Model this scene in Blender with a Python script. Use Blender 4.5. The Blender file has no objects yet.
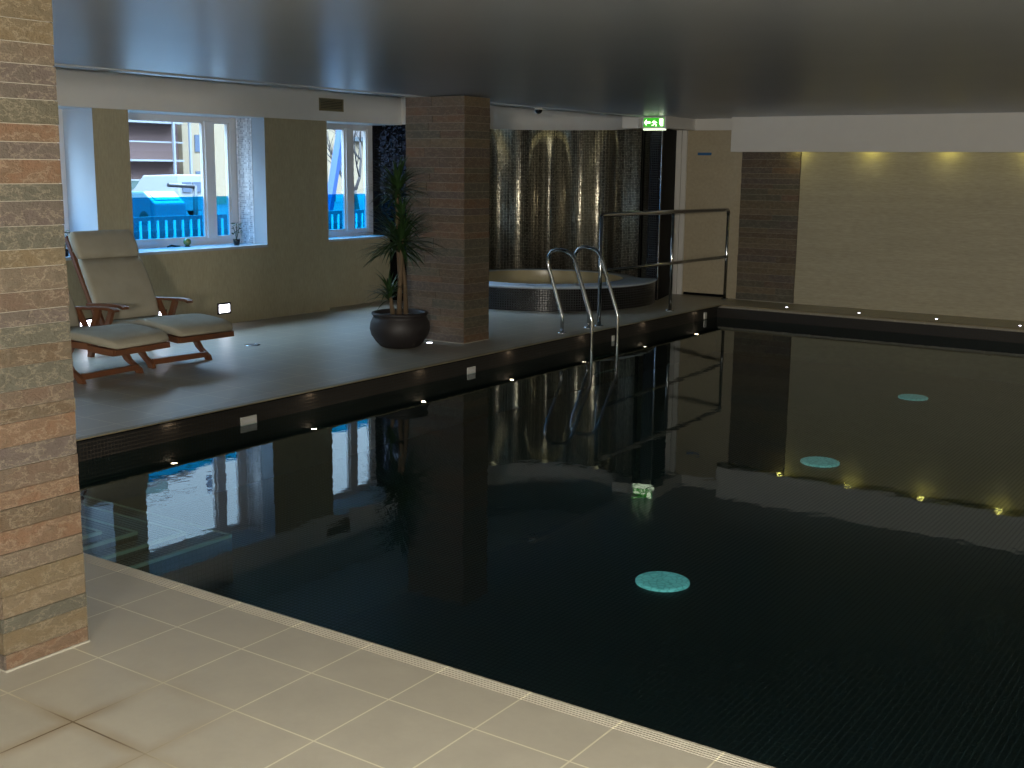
import bpy, bmesh, math, random
from mathutils import Vector, Matrix
random.seed(7)
S = bpy.context.scene
COL = S.collection
R = math.radians
PI = math.pi

# ------------------------------------------------------------------ materials
def lin(c):
    return tuple(((v/255)/12.92 if v/255 <= .04045 else ((v/255+.055)/1.055)**2.4) for v in c) + (1,)

class NT:
    """small helper around a node tree"""
    def __init__(self, name):
        self.m = bpy.data.materials.new(name); self.m.use_nodes = True
        self.t = self.m.node_tree; self.n = self.t.nodes; self.l = self.t.links
        self.n.clear(); self.out = self.n.new('ShaderNodeOutputMaterial')
    def node(self, typ, **kw):
        nd = self.n.new(typ)
        for k, v in kw.items():
            if k.startswith('i_'): nd.inputs[k[2:].replace('_', ' ')].default_value = v
            else: setattr(nd, k, v)
        return nd
    def link(self, a, b): self.l.new(a, b)
    def uv(self): return self.node('ShaderNodeUVMap').outputs[0]
    def math(self, op, a, b=None, clamp=False):
        nd = self.node('ShaderNodeMath', operation=op, use_clamp=clamp)
        for i, v in enumerate((a, b)):
            if v is None: continue
            if isinstance(v, (int, float)): nd.inputs[i].default_value = v
            else: self.link(v, nd.inputs[i])
        return nd.outputs[0]
    def mix(self, f, a, b):
        nd = self.node('ShaderNodeMix', data_type='RGBA')
        for s, v in ((nd.inputs[0], f), (nd.inputs[6], a), (nd.inputs[7], b)):
            if isinstance(v, (int, float, tuple)): s.default_value = v
            else: self.link(v, s)
        return nd.outputs[2]
    def ramp(self, fac, stops, interp='LINEAR'):
        nd = self.node('ShaderNodeValToRGB'); cr = nd.color_ramp; cr.interpolation = interp
        while len(cr.elements) < len(stops): cr.elements.new(.5)
        for e, (p, c) in zip(cr.elements, stops): e.position = p; e.color = c
        self.link(fac, nd.inputs[0]); return nd.outputs[0]
    def noise(self, vec, scale, detail=3, rough=.5):
        nd = self.node('ShaderNodeTexNoise'); nd.inputs['Scale'].default_value = scale
        nd.inputs['Detail'].default_value = detail; nd.inputs['Roughness'].default_value = rough
        if vec is not None: self.link(vec, nd.inputs['Vector'])
        return nd.outputs[0]
    def mapping(self, vec, scale=(1, 1, 1), loc=(0, 0, 0)):
        nd = self.node('ShaderNodeMapping'); nd.inputs['Scale'].default_value = scale
        nd.inputs['Location'].default_value = loc; self.link(vec, nd.inputs[0]); return nd.outputs[0]
    def bump(self, h, strength=.3, dist=.01):
        nd = self.node('ShaderNodeBump'); nd.inputs['Strength'].default_value = strength
        nd.inputs['Distance'].default_value = dist; self.link(h, nd.inputs['Height']); return nd.outputs[0]
    def bsdf(self, col=None, rough=.5, metal=0., normal=None, spec=.5, **kw):
        b = self.node('ShaderNodeBsdfPrincipled')
        for k, v in (('Base Color', col), ('Roughness', rough), ('Metallic', metal), ('Normal', normal), ('Specular IOR Level', spec)):
            if v is None: continue
            if isinstance(v, (int, float, tuple)): b.inputs[k].default_value = v
            else: self.link(v, b.inputs[k])
        for k, v in kw.items(): b.inputs[k.replace('_', ' ')].default_value = v
        self.link(b.outputs[0], self.out.inputs[0]); return b
    def grid(self, w, h, mortar, ox=0, oy=0, uv=None):
        """brick texture as a plain grid -> (fac: 1 in joint)"""
        v = self.mapping(uv or self.uv(), loc=(ox, oy, 0))
        nd = self.node('ShaderNodeTexBrick', offset=0., squash=1.)
        nd.inputs['Scale'].default_value = 1; nd.inputs['Mortar Size'].default_value = mortar
        nd.inputs['Mortar Smooth'].default_value = .1
        nd.inputs['Brick Width'].default_value = w; nd.inputs['Row Height'].default_value = h
        nd.inputs['Color1'].default_value = (0, 0, 0, 1); nd.inputs['Color2'].default_value = (1, 1, 1, 1)
        self.link(v, nd.inputs['Vector']); return nd

M = {}
def plain(name, rgb, rough=.5, metal=0., spec=.5, noise=0.):
    t = NT(name); c = lin(rgb)
    if noise:
        n = t.noise(t.node('ShaderNodeTexCoord').outputs['Object'], 9, 4)
        c2 = tuple(min(1, v*(1+noise)) for v in c[:3])+(1,); c1 = tuple(v*(1-noise) for v in c[:3])+(1,)
        t.bsdf(t.mix(n, c1, c2), rough, metal, spec=spec)
    else: t.bsdf(c, rough, metal, spec=spec)
    M[name] = t.m; return t.m
def emit(name, rgb, strength):
    t = NT(name); e = t.node('ShaderNodeEmission'); e.inputs[0].default_value = lin(rgb); e.inputs[1].default_value = strength
    t.link(e.outputs[0], t.out.inputs[0]); M[name] = t.m

plain('white_paint', (205, 203, 198), .6, noise=.03)
plain('white_gloss', (166, 176, 184), .22, noise=.02)
plain('frame_white', (205, 205, 206), .35)
plain('black_gap', (9, 9, 11), .7, spec=.1)
plain('steel', (178, 180, 182), .16, 1.)
plain('chrome', (200, 202, 205), .1, 1.)
plain('dark_metal', (40, 40, 44), .4, .6)
plain('teak', (104, 66, 44), .45, noise=.25)
plain('pot_glaze', (32, 28, 28), .6, noise=.2)
plain('soil', (30, 24, 20), .9, noise=.4)
plain('cane', (92, 76, 56), .8, noise=.3)
plain('leaf', (38, 62, 30), .42, noise=.35)
plain('plastic_white', (200, 200, 195), .4)
plain('plastic_black', (14, 14, 16), .25)
plain('sign_blue', (46, 98, 150), .4)
plain('vent_metal', (120, 112, 84), .5, noise=.1)
plain('spa_cream', (178, 166, 132), .3, noise=.06)
plain('coping', (128, 118, 92), .45, noise=.08)
plain('tarmac', (60, 64, 68), .9, noise=.2)
plain('brick_brown', (92, 70, 66), .9, noise=.12)
plain('render_cream', (124, 106, 84), .9, noise=.06)
plain('window_dark', (70, 78, 92), .2)
plain('window_pale', (80, 96, 92), .2)
plain('white_out', (112, 112, 116), .5)
plain('car_blue', (40, 78, 92), .3)
plain('tyre', (20, 20, 20), .8)
plain('bark', (48, 40, 38), .9, noise=.3)
plain('rail_teal', (30, 80, 92), .5)
plain('blue_steel', (26, 54, 98), .5)
plain('marble_green', (96, 104, 50), .15)
plain('grout_white', (150, 146, 134), .8)
emit('led_warm', (255, 226, 190), 14)
emit('led_edge', (255, 226, 190), 34)
emit('led_white', (240, 240, 255), 10)
emit('lamp_yellow', (255, 244, 130), 9)
emit('lamp_dim', (255, 246, 190), .8)
emit('exit_white', (240, 255, 215), 2.2)
emit('exit_green', (70, 200, 50), .9)

def floor_mat():
    t = NT('floor_tile'); uv = t.uv()
    g = t.grid(.345, .345, .0032, ox=1.98+.345*40, oy=-2.70+.345*40)
    cell = t.node('ShaderNodeTexWhiteNoise', noise_dimensions='2D')
    sn = t.node('ShaderNodeVectorMath', operation='FLOOR')
    t.link(t.mapping(t.mapping(uv, loc=(1.98+.345*40, -2.70+.345*40, 0)), scale=(1/.345, 1/.345, 1)), sn.inputs[0])
    t.link(sn.outputs[0], cell.inputs['Vector'])
    n = t.noise(uv, 5, 6, .62); n2 = t.noise(uv, 38, 3)
    base = t.mix(n, lin((130, 125, 113)), lin((161, 155, 141)))
    base = t.mix(t.math('MULTIPLY', cell.outputs[0], .18), base, lin((150, 142, 126)))
    base = t.mix(t.math('MULTIPLY', n2, .2), base, lin((126, 120, 107)))
    # dirty grout and a brown water stain near the stone pillar
    d = t.node('ShaderNodeVectorMath', operation='DISTANCE'); t.link(uv, d.inputs[0]); d.inputs[1].default_value = (-2.92, 1.92, 0)
    stain = t.math('SUBTRACT', 1.0, t.math('MULTIPLY', t.math('SUBTRACT', d.outputs['Value'], .12), 2.2), True)
    soft = t.grid(.345, .345, .06, ox=1.98+.345*40, oy=-2.70+.345*40); soft.inputs['Mortar Smooth'].default_value = 1.
    sf = t.math('MULTIPLY', t.math('MULTIPLY', soft.outputs['Fac'], stain), t.math('MULTIPLY', t.noise(uv, 6, 2), 1.1), True)
    base = t.mix(t.math('MULTIPLY', sf, .75), base, lin((112, 92, 60)))
    grout = t.mix(stain, lin((184, 176, 152)), lin((84, 68, 44)))
    col = t.mix(g.outputs['Fac'], base, grout)
    h = t.math('SUBTRACT', t.math('MULTIPLY', n2, .15), t.math('MULTIPLY', g.outputs['Fac'], .5))
    t.bsdf(col, t.math('ADD', .3, t.math('MULTIPLY', n, .15)), normal=t.bump(h, .25, .004)); M['floor_tile'] = t.m
floor_mat()

def mosaic_black(name, size, tile, grout, rough=.2, mort=.12):
    t = NT(name); uv = t.uv()
    g = t.grid(size, size, size*mort)
    sn = t.node('ShaderNodeVectorMath', operation='FLOOR'); t.link(t.mapping(uv, scale=(1/size, 1/size, 1)), sn.inputs[0])
    w = t.node('ShaderNodeTexWhiteNoise', noise_dimensions='2D'); t.link(sn.outputs[0], w.inputs['Vector'])
    a = lin(tile); b = tuple(v*2.2 for v in a[:3])+(1,)
    col = t.mix(g.outputs['Fac'], t.mix(w.outputs[0], a, b), lin(grout))
    t.bsdf(col, t.math('ADD', rough, t.math('MULTIPLY', g.outputs['Fac'], .5)), normal=t.bump(g.outputs['Fac'], .3, -.002))
    M[name] = t.m
mosaic_black('mosaic_pool', .026, (7, 7, 7), (48, 43, 36), .55)
mosaic_black('mosaic_floor', .03, (6, 10, 10), (12, 17, 17), .4)
mosaic_black('mosaic_kerb', .03, (9, 9, 11), (38, 38, 40), .2)

def mirror_mosaic(name, size, base, amp_col, amp_tile, rough, metal=1., grout=(22, 21, 18), vz_mul=2., aniso=0.):
    """small mirror tiles, each tilted a little differently"""
    t = NT(name); uv = t.uv()
    sn = t.node('ShaderNodeVectorMath', operation='FLOOR'); t.link(t.mapping(uv, scale=(1/size, 1/size, 1)), sn.inputs[0])
    w = t.node('ShaderNodeTexWhiteNoise', noise_dimensions='2D'); t.link(sn.outputs[0], w.inputs['Vector'])
    sx = t.node('ShaderNodeSeparateXYZ'); t.link(sn.outputs[0], sx.inputs[0])
    wc = t.node('ShaderNodeTexWhiteNoise', noise_dimensions='1D'); t.link(sx.outputs[0], wc.inputs['W'])
    cs = t.node('ShaderNodeSeparateColor'); t.link(w.outputs['Color'], cs.inputs[0])
    geo = t.node('ShaderNodeNewGeometry')
    tan = t.node('ShaderNodeVectorMath', operation='CROSS_PRODUCT'); tan.inputs[0].default_value = (0, 0, 1); t.link(geo.outputs['Normal'], tan.inputs[1])
    hx = t.math('ADD', t.math('MULTIPLY', t.math('SUBTRACT', wc.outputs['Value'], .5), amp_col), t.math('MULTIPLY', t.math('SUBTRACT', cs.outputs[0], .5), amp_tile))
    vz = t.math('MULTIPLY', t.math('SUBTRACT', cs.outputs[1], .5), amp_tile*vz_mul)
    s1 = t.node('ShaderNodeVectorMath', operation='SCALE'); t.link(tan.outputs[0], s1.inputs[0]); t.link(hx, s1.inputs['Scale'])
    cz = t.node('ShaderNodeCombineXYZ'); t.link(vz, cz.inputs[2])
    a1 = t.node('ShaderNodeVectorMath', operation='ADD'); t.link(geo.outputs['Normal'], a1.inputs[0]); t.link(s1.outputs[0], a1.inputs[1])
    a2 = t.node('ShaderNodeVectorMath', operation='ADD'); t.link(a1.outputs[0], a2.inputs[0]); t.link(cz.outputs[0], a2.inputs[1])
    nn = t.node('ShaderNodeVectorMath', operation='NORMALIZE'); t.link(a2.outputs[0], nn.inputs[0])
    g = t.grid(size, size, size*.1)
    c = lin(base); vary = t.math('ADD', t.math('MULTIPLY', cs.outputs[2], .45), t.math('MULTIPLY', wc.outputs['Value'], .55)); tile = t.mix(vary, tuple(v*.3 for v in c[:3])+(1,), tuple(min(1, v*1.7) for v in c[:3])+(1,))
    col = t.mix(g.outputs['Fac'], tile, lin(grout))
    bs = t.bsdf(col, t.math('ADD', rough, t.math('MULTIPLY', g.outputs['Fac'], .3)), metal, normal=nn.outputs[0], Anisotropic=aniso)
    tz = t.node('ShaderNodeCombineXYZ'); tz.inputs[2].default_value = 1.; t.link(tz.outputs[0], bs.inputs['Tangent']); M[name] = t.m
mirror_mosaic('mosaic_mirror', .022, (184, 177, 158), .09, .06, .29, .78, vz_mul=5., aniso=.95)
mirror_mosaic('mosaic_sparkle', .022, (34, 34, 42), .3, .3, .12)
mirror_mosaic('mosaic_pearl', .022, (206, 210, 216), .12, .16, .12, .0, (204, 206, 210))

def fabric_wall(name, c1, c2, sx, sy):
    t = NT(name); uv = t.uv()
    n = t.noise(t.mapping(uv, scale=(sx, sy, 1)), 1, 3, .6)
    n2 = t.noise(t.mapping(uv, scale=(sx*.12, sy*.2, 1)), 1, 2)
    col = t.mix(t.math('ADD', t.math('MULTIPLY', n, .7), t.math('MULTIPLY', n2, .3)), lin(c1), lin(c2))
    t.bsdf(col, .6, normal=t.bump(n, .5, .004)); M[name] = t.m
fabric_wall('beige_wall', (124, 118, 98), (190, 182, 156), 9, 60)
fabric_wall('beige_panel', (130, 123, 100), (184, 175, 146), 60, 12)
fabric_wall('door_skin', (146, 136, 114), (186, 174, 148), 26, 26)

def stone():
    t = NT('slate_stone'); uv = t.uv()
    a = t.node('ShaderNodeAttribute', attribute_name='stone')
    base = t.ramp(a.outputs['Fac'], [(0, lin((80, 64, 46))), (.16, lin((97, 83, 59))), (.3, lin((76, 73, 58))), (.42, lin((104, 89, 67))),
                                     (.52, lin((86, 69, 56))), (.62, lin((72, 72, 62))), (.72, lin((92, 79, 65))), (.86, lin((103, 76, 55))), (.93, lin((79, 69, 65)))], 'CONSTANT')
    v = t.node('ShaderNodeVectorMath', operation='ADD'); t.link(uv, v.inputs[0])
    off = t.node('ShaderNodeCombineXYZ'); t.link(t.math('MULTIPLY', a.outputs['Fac'], 37), off.inputs[0]); t.link(t.math('MULTIPLY', a.outputs['Fac'], 91), off.inputs[1]); t.link(off.outputs[0], v.inputs[1])
    n = t.noise(t.mapping(v.outputs[0], scale=(1, 1.8, 1)), 9, 6, .65); n2 = t.noise(v.outputs[0], 60, 4, .7)
    col = t.mix(t.math('MULTIPLY', t.math('SUBTRACT', n, .35), 1.5, True), base, lin((78, 76, 64)))
    vein = t.math('MULTIPLY', t.math('SUBTRACT', .025, t.math('ABSOLUTE', t.math('SUBTRACT', n, .5))), 30, True)
    col = t.mix(t.math('MULTIPLY', vein, .5), col, lin((150, 138, 118)))
    col = t.mix(t.math('MULTIPLY', n2, .4), col, lin((72, 60, 50)))
    h = t.math('ADD', n, t.math('MULTIPLY', n2, .35))
    t.bsdf(col, .62, normal=t.bump(h, .8, .014)); M['slate_stone'] = t.m
stone()

def ceiling_mat():
    t = NT('ceiling_satin'); uv = t.uv()
    n = t.noise(uv, 2.2, 2)
    t.bsdf(lin((160, 167, 174)), t.math('ADD', .3, t.math('MULTIPLY', n, .05)), spec=.5, normal=t.bump(t.noise(uv, 1.2, 2), .06, .02)); M['ceiling_satin'] = t.m
ceiling_mat()

def schlick(t, f0, nrm=None):
    g = t.node('ShaderNodeNewGeometry'); d = t.node('ShaderNodeVectorMath', operation='DOT_PRODUCT')
    t.link(nrm if nrm is not None else g.outputs['Normal'], d.inputs[0]); t.link(g.outputs['Incoming'], d.inputs[1])
    c = t.math('SUBTRACT', 1., t.math('ABSOLUTE', d.outputs['Value']), True)
    return t.math('ADD', f0, t.math('MULTIPLY', t.math('POWER', c, 5.), 1-f0), True)
def water_mat():
    t = NT('pool_water'); tc = t.node('ShaderNodeTexCoord').outputs['Object']
    n1 = t.noise(t.mapping(tc, scale=(1, 1, 1)), 3.2, 2, .5); n2 = t.noise(t.mapping(tc, scale=(1.3, 1, 1)), 11, 2, .5)
    h = t.math('ADD', n1, t.math('MULTIPLY', n2, .45))
    nrm = t.bump(h, .3, .0018)
    tr = t.node('ShaderNodeBsdfTransparent'); tr.inputs[0].default_value = (.55, .78, .8, 1)
    gl = t.node('ShaderNodeBsdfGlossy'); gl.inputs['Roughness'].default_value = .015; gl.inputs[0].default_value = (.76, .81, .83, 1); t.link(nrm, gl.inputs['Normal'])
    fr = schlick(t, .02, nrm)
    mx = t.node('ShaderNodeMixShader'); t.link(fr, mx.inputs[0]); t.link(tr.outputs[0], mx.inputs[1]); t.link(gl.outputs[0], mx.inputs[2])
    t.link(mx.outputs[0], t.out.inputs[0]); M['pool_water'] = t.m
water_mat()

def glass(name, tint, ior=1.5):
    t = NT(name)
    tr = t.node('ShaderNodeBsdfTransparent'); tr.inputs[0].default_value = tint
    gl = t.node('ShaderNodeBsdfGlossy'); gl.inputs['Roughness'].default_value = .02
    fr = schlick(t, .045)
    mx = t.node('ShaderNodeMixShader'); t.link(fr, mx.inputs[0]); t.link(tr.outputs[0], mx.inputs[1]); t.link(gl.outputs[0], mx.inputs[2])
    t.link(mx.outputs[0], t.out.inputs[0]); M[name] = t.m
glass('glass_clear', (.93, .95, .95, 1)); glass('glass_blue', (.06, .50, .68, 1))

def cushion_mat():
    t = NT('cushion_canvas'); tc = t.node('ShaderNodeTexCoord').outputs['Object']
    n = t.noise(tc, 7, 3); w = t.noise(t.mapping(tc, scale=(240, 240, 240)), 1, 1)
    t.bsdf(t.mix(n, lin((142, 137, 121)), lin((164, 159, 143))), .85, normal=t.bump(t.math('ADD', t.math('MULTIPLY', n, 1.), t.math('MULTIPLY', w, .1)), .4, .012), spec=.2)
    M['cushion_canvas'] = t.m
cushion_mat()
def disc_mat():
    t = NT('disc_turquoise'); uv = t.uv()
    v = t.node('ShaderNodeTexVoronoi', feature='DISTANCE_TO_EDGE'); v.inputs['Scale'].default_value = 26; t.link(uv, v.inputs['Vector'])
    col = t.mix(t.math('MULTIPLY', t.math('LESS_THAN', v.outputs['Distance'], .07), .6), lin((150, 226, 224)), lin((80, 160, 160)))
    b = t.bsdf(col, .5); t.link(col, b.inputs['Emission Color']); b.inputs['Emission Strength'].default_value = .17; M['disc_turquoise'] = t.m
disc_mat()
plain('nosing_pale', (110, 122, 108), .6)

# ------------------------------------------------------------------ mesh tools
class MB:
    def __init__(self): self.bm = bmesh.new(); self.stone = None
    def face(self, vs, mi=0, sm=False):
        try: f = self.bm.faces.new(vs)
        except ValueError: return None
        f.material_index = mi; f.smooth = sm; return f
    def quad(self, pts, mi=0): return self.face([self.bm.verts.new(p) for p in pts], mi)
    def box(self, x0, x1, y0, y1, z0, z1, mi=0, px=None, skip=(), bev=0):
        v = [self.bm.verts.new((x, y, z)) for x in (x0, x1) for y in (y0, y1) for z in (z0, z1)]
        F = {'-x': (0, 1, 3, 2), '+x': (4, 6, 7, 5), '-y': (0, 4, 5, 1), '+y': (2, 3, 7, 6), '-z': (0, 2, 6, 4), '+z': (1, 5, 7, 3)}
        fs = []
        for k, idx in F.items():
            if k in skip: continue
            fs.append(self.face([v[i] for i in idx], (px or {}).get(k, mi)))
        if bev:
            es = list({e for f in fs for e in f.edges})
            bmesh.ops.bevel(self.bm, geom=es, offset=bev, segments=2, affect='EDGES', profile=.6)
        return fs
    def obox(self, c, ax, half, mi=0, bev=0):
        """box about c with axes ax (three vectors) and half sizes"""
        c = Vector(c); a = [Vector(k).normalized()*h for k, h in zip(ax, half)]
        v = [self.bm.verts.new(c+sx*a[0]+sy*a[1]+sz*a[2]) for sx in (-1, 1) for sy in (-1, 1) for sz in (-1, 1)]
        fs = [self.face([v[i] for i in q], mi) for q in ((0, 1, 3, 2), (4, 6, 7, 5), (0, 4, 5, 1), (2, 3, 7, 6), (0, 2, 6, 4), (1, 5, 7, 3))]
        if bev: bmesh.ops.bevel(self.bm, geom=list({e for f in fs for e in f.edges}), offset=bev, segments=2, affect='EDGES', profile=.6)
    def bar(self, a, b, w, h, up=(0, 0, 1), mi=0, bev=0):
        a, b = Vector(a), Vector(b); d = (b-a).normalized(); s = d.cross(Vector(up)).normalized(); u = s.cross(d)
        self.obox((a+b)/2, (d, s, u), ((b-a).length/2, w/2, h/2), mi, bev)
    def tube(self, pts, r, seg=12, mi=0, cap=True):
        pts = [Vector(p) for p in pts]; rs = r if isinstance(r, (list, tuple)) else [r]*len(pts)
        rings = []; n = None
        for i, p in enumerate(pts):
            d = ((pts[min(i+1, len(pts)-1)]-p).normalized()+(p-pts[max(i-1, 0)]).normalized()).normalized()
            if n is None: n = d.orthogonal().normalized()
            else: n = (n-d*n.dot(d)).normalized()
            b = d.cross(n)
            rings.append([self.bm.verts.new(p+rs[i]*(math.cos(2*PI*k/seg)*n+math.sin(2*PI*k/seg)*b)) for k in range(seg)])
        for a, b in zip(rings, rings[1:]):
            for k in range(seg): self.face([a[k], a[(k+1) % seg], b[(k+1) % seg], b[k]], mi, True)
        if cap: self.face(rings[0][::-1], mi); self.face(rings[-1], mi)
    def lathe(self, c, prof, seg=32, mi=0, cap0=False, cap1=False):
        c = Vector(c); rings = [[self.bm.verts.new(c+Vector((r*math.cos(2*PI*k/seg), r*math.sin(2*PI*k/seg), z))) for k in range(seg)] for r, z in prof]
        for a, b in zip(rings, rings[1:]):
            for k in range(seg): self.face([a[k], a[(k+1) % seg], b[(k+1) % seg], b[k]], mi, True)
        if cap0: self.face(rings[0][::-1], mi)
        if cap1: self.face(rings[-1], mi)
    def sphere(self, c, r, mi=0, seg=16, sz=1.):
        prof = [(max(1e-4, r*math.sin(PI*i/10)), -r*sz*math.cos(PI*i/10)) for i in range(11)]
        self.lathe(c, prof, seg, mi, True, True)
    def prism(self, poly, y0, y1, axis='y', mi=0, bev=0):
        """extrude polygon (pairs) along axis; pairs are (x,z) for y, (y,z) for x, (x,y) for z"""
        def P(p, t): return {'y': (p[0], t, p[1]), 'x': (t, p[0], p[1]), 'z': (p[0], p[1], t)}[axis]
        a = [self.bm.verts.new(P(p, y0)) for p in poly]; b = [self.bm.verts.new(P(p, y1)) for p in poly]
        fs = [self.face(a, mi), self.face(b[::-1], mi)]
        for i in range(len(poly)):
            j = (i+1) % len(poly); fs.append(self.face([a[j], a[i], b[i], b[j]], mi))
        if bev: bmesh.ops.bevel(self.bm, geom=list({e for f in fs if f for e in f.edges}), offset=bev, segments=2, affect='EDGES', profile=.6)
    def build(self, name, mats, parent=None, origin=None, fixn=True, keep_uv=False):
        bm = self.bm
        if fixn: bmesh.ops.recalc_face_normals(bm, faces=bm.faces)
        if not keep_uv:
            uvl = bm.loops.layers.uv.verify()
            for f in bm.faces:
                n = f.normal; ax = max(range(3), key=lambda i: abs(n[i]))
                for l in f.loops:
                    c = l.vert.co; l[uvl].uv = ((c.y, c.z), (c.x, c.z), (c.x, c.y))[ax]
        off = Vector((0, 0, 0))
        if parent is not None:
            q = parent
            while q is not None: off += q.location; q = q.parent
        elif origin is not None: off = Vector(origin)
        for v in bm.verts: v.co -= off
        me = bpy.data.meshes.new(name); bm.to_mesh(me); bm.free()
        for m in (mats if isinstance(mats, (list, tuple)) else [mats]): me.materials.append(M[m])
        o = bpy.data.objects.new(name, me); COL.objects.link(o)
        if parent is not None: o.parent = parent
        elif origin is not None: o.location = origin
        return o

def tag(o, label, cat, group=None, kind=None):
    o['label'] = label; o['category'] = cat
    if group: o['group'] = group
    if kind: o['kind'] = kind
    return o
def struct(o, label=None, cat=None):
    o['kind'] = 'structure'
    if label: o['label'] = label
    if cat: o['category'] = cat
    return o
def thing(name, loc, label, cat, group=None, kind=None):
    o = bpy.data.objects.new(name, None); o.empty_display_size = .1; COL.objects.link(o); o.location = loc
    return tag(o, label, cat, group, kind)
def copy_tree(o, parent=None):
    c = o.copy(); COL.objects.link(c)
    if parent is not None: c.parent = parent
    for ch in list(o.children): copy_tree(ch, c)
    return c

# ------------------------------------------------------------------ key dimensions (metres)
CZ = 2.385            # pool ceiling
XL, YF, YN = -6.268, 13.888, 3.03    # deck edges round the pool
WZ = -.165            # water
XW = -9.72            # window wall
XE = -7.5             # edge of the low ceiling
YB = 14.75            # door wall
YW = 14.657           # clad wall
XR, YK = 3.6, -7.5    # unseen right wall / wall behind
SPA = Vector((-8.45, 13.05, 0))

# ------------------------------------------------------------------ floor, pool shell
b = MB()
b.box(-9.9, XR, YK, YN-.09, -.04, 0)                   # near deck
b.box(-9.9, XL-.054, YN-.09, YB+.2, -.007, 0)            # far-side deck under the windows
b.box(XL-.05, XR, YF+.03, YB+.2, -.04, 0)              # strip along the clad wall
struct(b.build('floor', 'floor_tile'), 'pale square-tiled pool deck floor', 'floor')

b = MB()   # grooved nosing along the near edge
y = YN-.09; prof = [(y, -.04), (y, 0)]
for k in range(5):
    q = y+.012+k*.0125
    prof += [(q, 0), (q+.0015, -.0025), (q+.0045, -.0025), (q+.006, 0)]
prof += [(YN-.012, 0), (YN-.003, -.004), (YN, -.014), (YN, -.04)]
b.prism(prof, XL-.05, XR, 'x')
struct(b.build('trim_1', 'floor_tile'), 'grooved tile nosing along the near pool edge', 'pool edge trim')
b = MB(); b.box(XL-.055, XL, YN, YF+.035, -.008, .001, bev=.003); b.box(XL-.069, XL-.002, YN, YF+.035, -.016, -.008, mi=1)
struct(b.build('trim_2', ['coping', 'black_gap']), 'thin beige coping along the pool edge on the window side', 'pool edge trim')
b = MB(); b.box(XL+.001, XR, YF, YF+.035, -.014, .001, bev=.004)
struct(b.build('trim_3', 'coping'), 'thin beige coping along the far pool edge', 'pool edge trim')

PZ = -.62
b = MB()
b.box(XL-.22, XL-.07, YN-.2, YF+.2, PZ-.1, -.012)       # window side
b.box(XL-.07, XR, YF+.028, YF+.16, PZ-.1, -.042)        # far side
b.box(XL-.16, XR, YN-.2, YN-.03, PZ-.1, -.042)          # near side
b.box(XR-.12, XR, YN, YF, PZ-.1, -.042)
b.box(XL-.16, XR, YN-.2, YF+.2, PZ-.16, PZ, px={'+z': 1})
struct(b.build('pool_basin', ['mosaic_pool', 'mosaic_floor']), 'black mosaic-lined pool basin', 'swimming pool')

b = MB(); n = 1
b.quad([(XL-.07, YN-.03, WZ), (XR-.12, YN-.03, WZ), (XR-.12, YF+.028, WZ), (XL-.07, YF+.028, WZ)])
tag(b.build('pool_water', 'pool_water'), 'still dark reflecting water filling the pool', 'water', kind='stuff')

# corner steps under water, each with a pale nosing strip
st = thing('pool_steps', (XL, YN, PZ), 'submerged corner steps with pale nosing lines beside the near stone pillar', 'steps')
for k, (z, cx, cy) in enumerate([(-.22, -5.158, 3.678), (-.26, -5.105, 3.865), (-.30, -4.99, 4.095), (-.34, -4.85, 4.30)]):
    m = MB(); m.box(XL-.07, cx, YN-.03, cy, PZ, z)
    s_ = m.build('step', 'mosaic_floor', st)
    m = MB(); m.box(XL-.07, cx-.001, cy-.014, cy+.002, z-.014, z+.004); m.box(cx-.014, cx+.002, YN-.03, cy+.002, z-.014, z+.004)
    m.build('nosing_strip', 'nosing_pale', s_)

# pale discs on the pool bottom
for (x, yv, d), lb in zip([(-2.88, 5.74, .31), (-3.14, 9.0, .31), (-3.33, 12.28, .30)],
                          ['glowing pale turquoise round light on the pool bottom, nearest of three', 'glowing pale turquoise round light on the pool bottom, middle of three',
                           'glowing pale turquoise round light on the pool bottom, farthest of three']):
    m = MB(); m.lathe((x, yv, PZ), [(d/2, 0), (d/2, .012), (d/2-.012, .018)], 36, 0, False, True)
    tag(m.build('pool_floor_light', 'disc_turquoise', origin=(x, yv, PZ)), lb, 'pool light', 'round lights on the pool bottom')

# ------------------------------------------------------------------ ceilings
b = MB(); b.box(XE, XR, YK, YB+.2, CZ, CZ+.12)
struct(b.build('ceiling', 'ceiling_satin'), 'low satin grey ceiling over the pool', 'ceiling')
b = MB(); b.box(XE-.02, XE+.12, YK, YB-.05, CZ-.012, CZ+.2, bev=.004)
struct(b.build('trim_4', 'ceiling_satin'), 'grey edge trim of the low ceiling', 'ceiling trim')
b = MB(); b.box(-10.6, XE, YK, YB+.4, 2.95, 3.1); b.box(XE-.02, XE+.1, YK, YB+.2, CZ+.12, 3.0)
struct(b.build('trim_5', 'white_paint'), 'raised white ceiling above the loungers', 'ceiling')

# ------------------------------------------------------------------ window wall
OP = [(4.9, 7.08), (7.49, 9.285), (10.275, 11.6)]
XG = -10.2; ZS = .832; ZH = 2.222
b = MB(); W = {'+x': 0, '-y': 1, '+y': 1, '-z': 1, '+z': 1, '-x': 1}
b.box(-10.32, XW, YK, 4.9, 0, ZH, px=W)
b.box(-10.32, XW, 7.08, 7.49, 0, ZH, px=W)
b.box(-10.32, XW, 9.285, 10.275, 0, ZH, px={**W, '+y': 0})
b.box(-10.32, XW, 4.9, 7.08, 0, ZS-.03, px=W); b.box(-10.32, XW, 7.49, 9.285, 0, ZS-.03, px=W)
b.box(-10.32, -9.9, 10.275, 11.62, 0, ZS-.03, px=W)
struct(b.build('wall_left', ['beige_panel', 'white_gloss']), 'beige woven-look window wall with white reveals', 'wall')
b = MB(); b.box(-10.32, XW+.03, YK, 11.62, ZH, 2.95)
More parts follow.
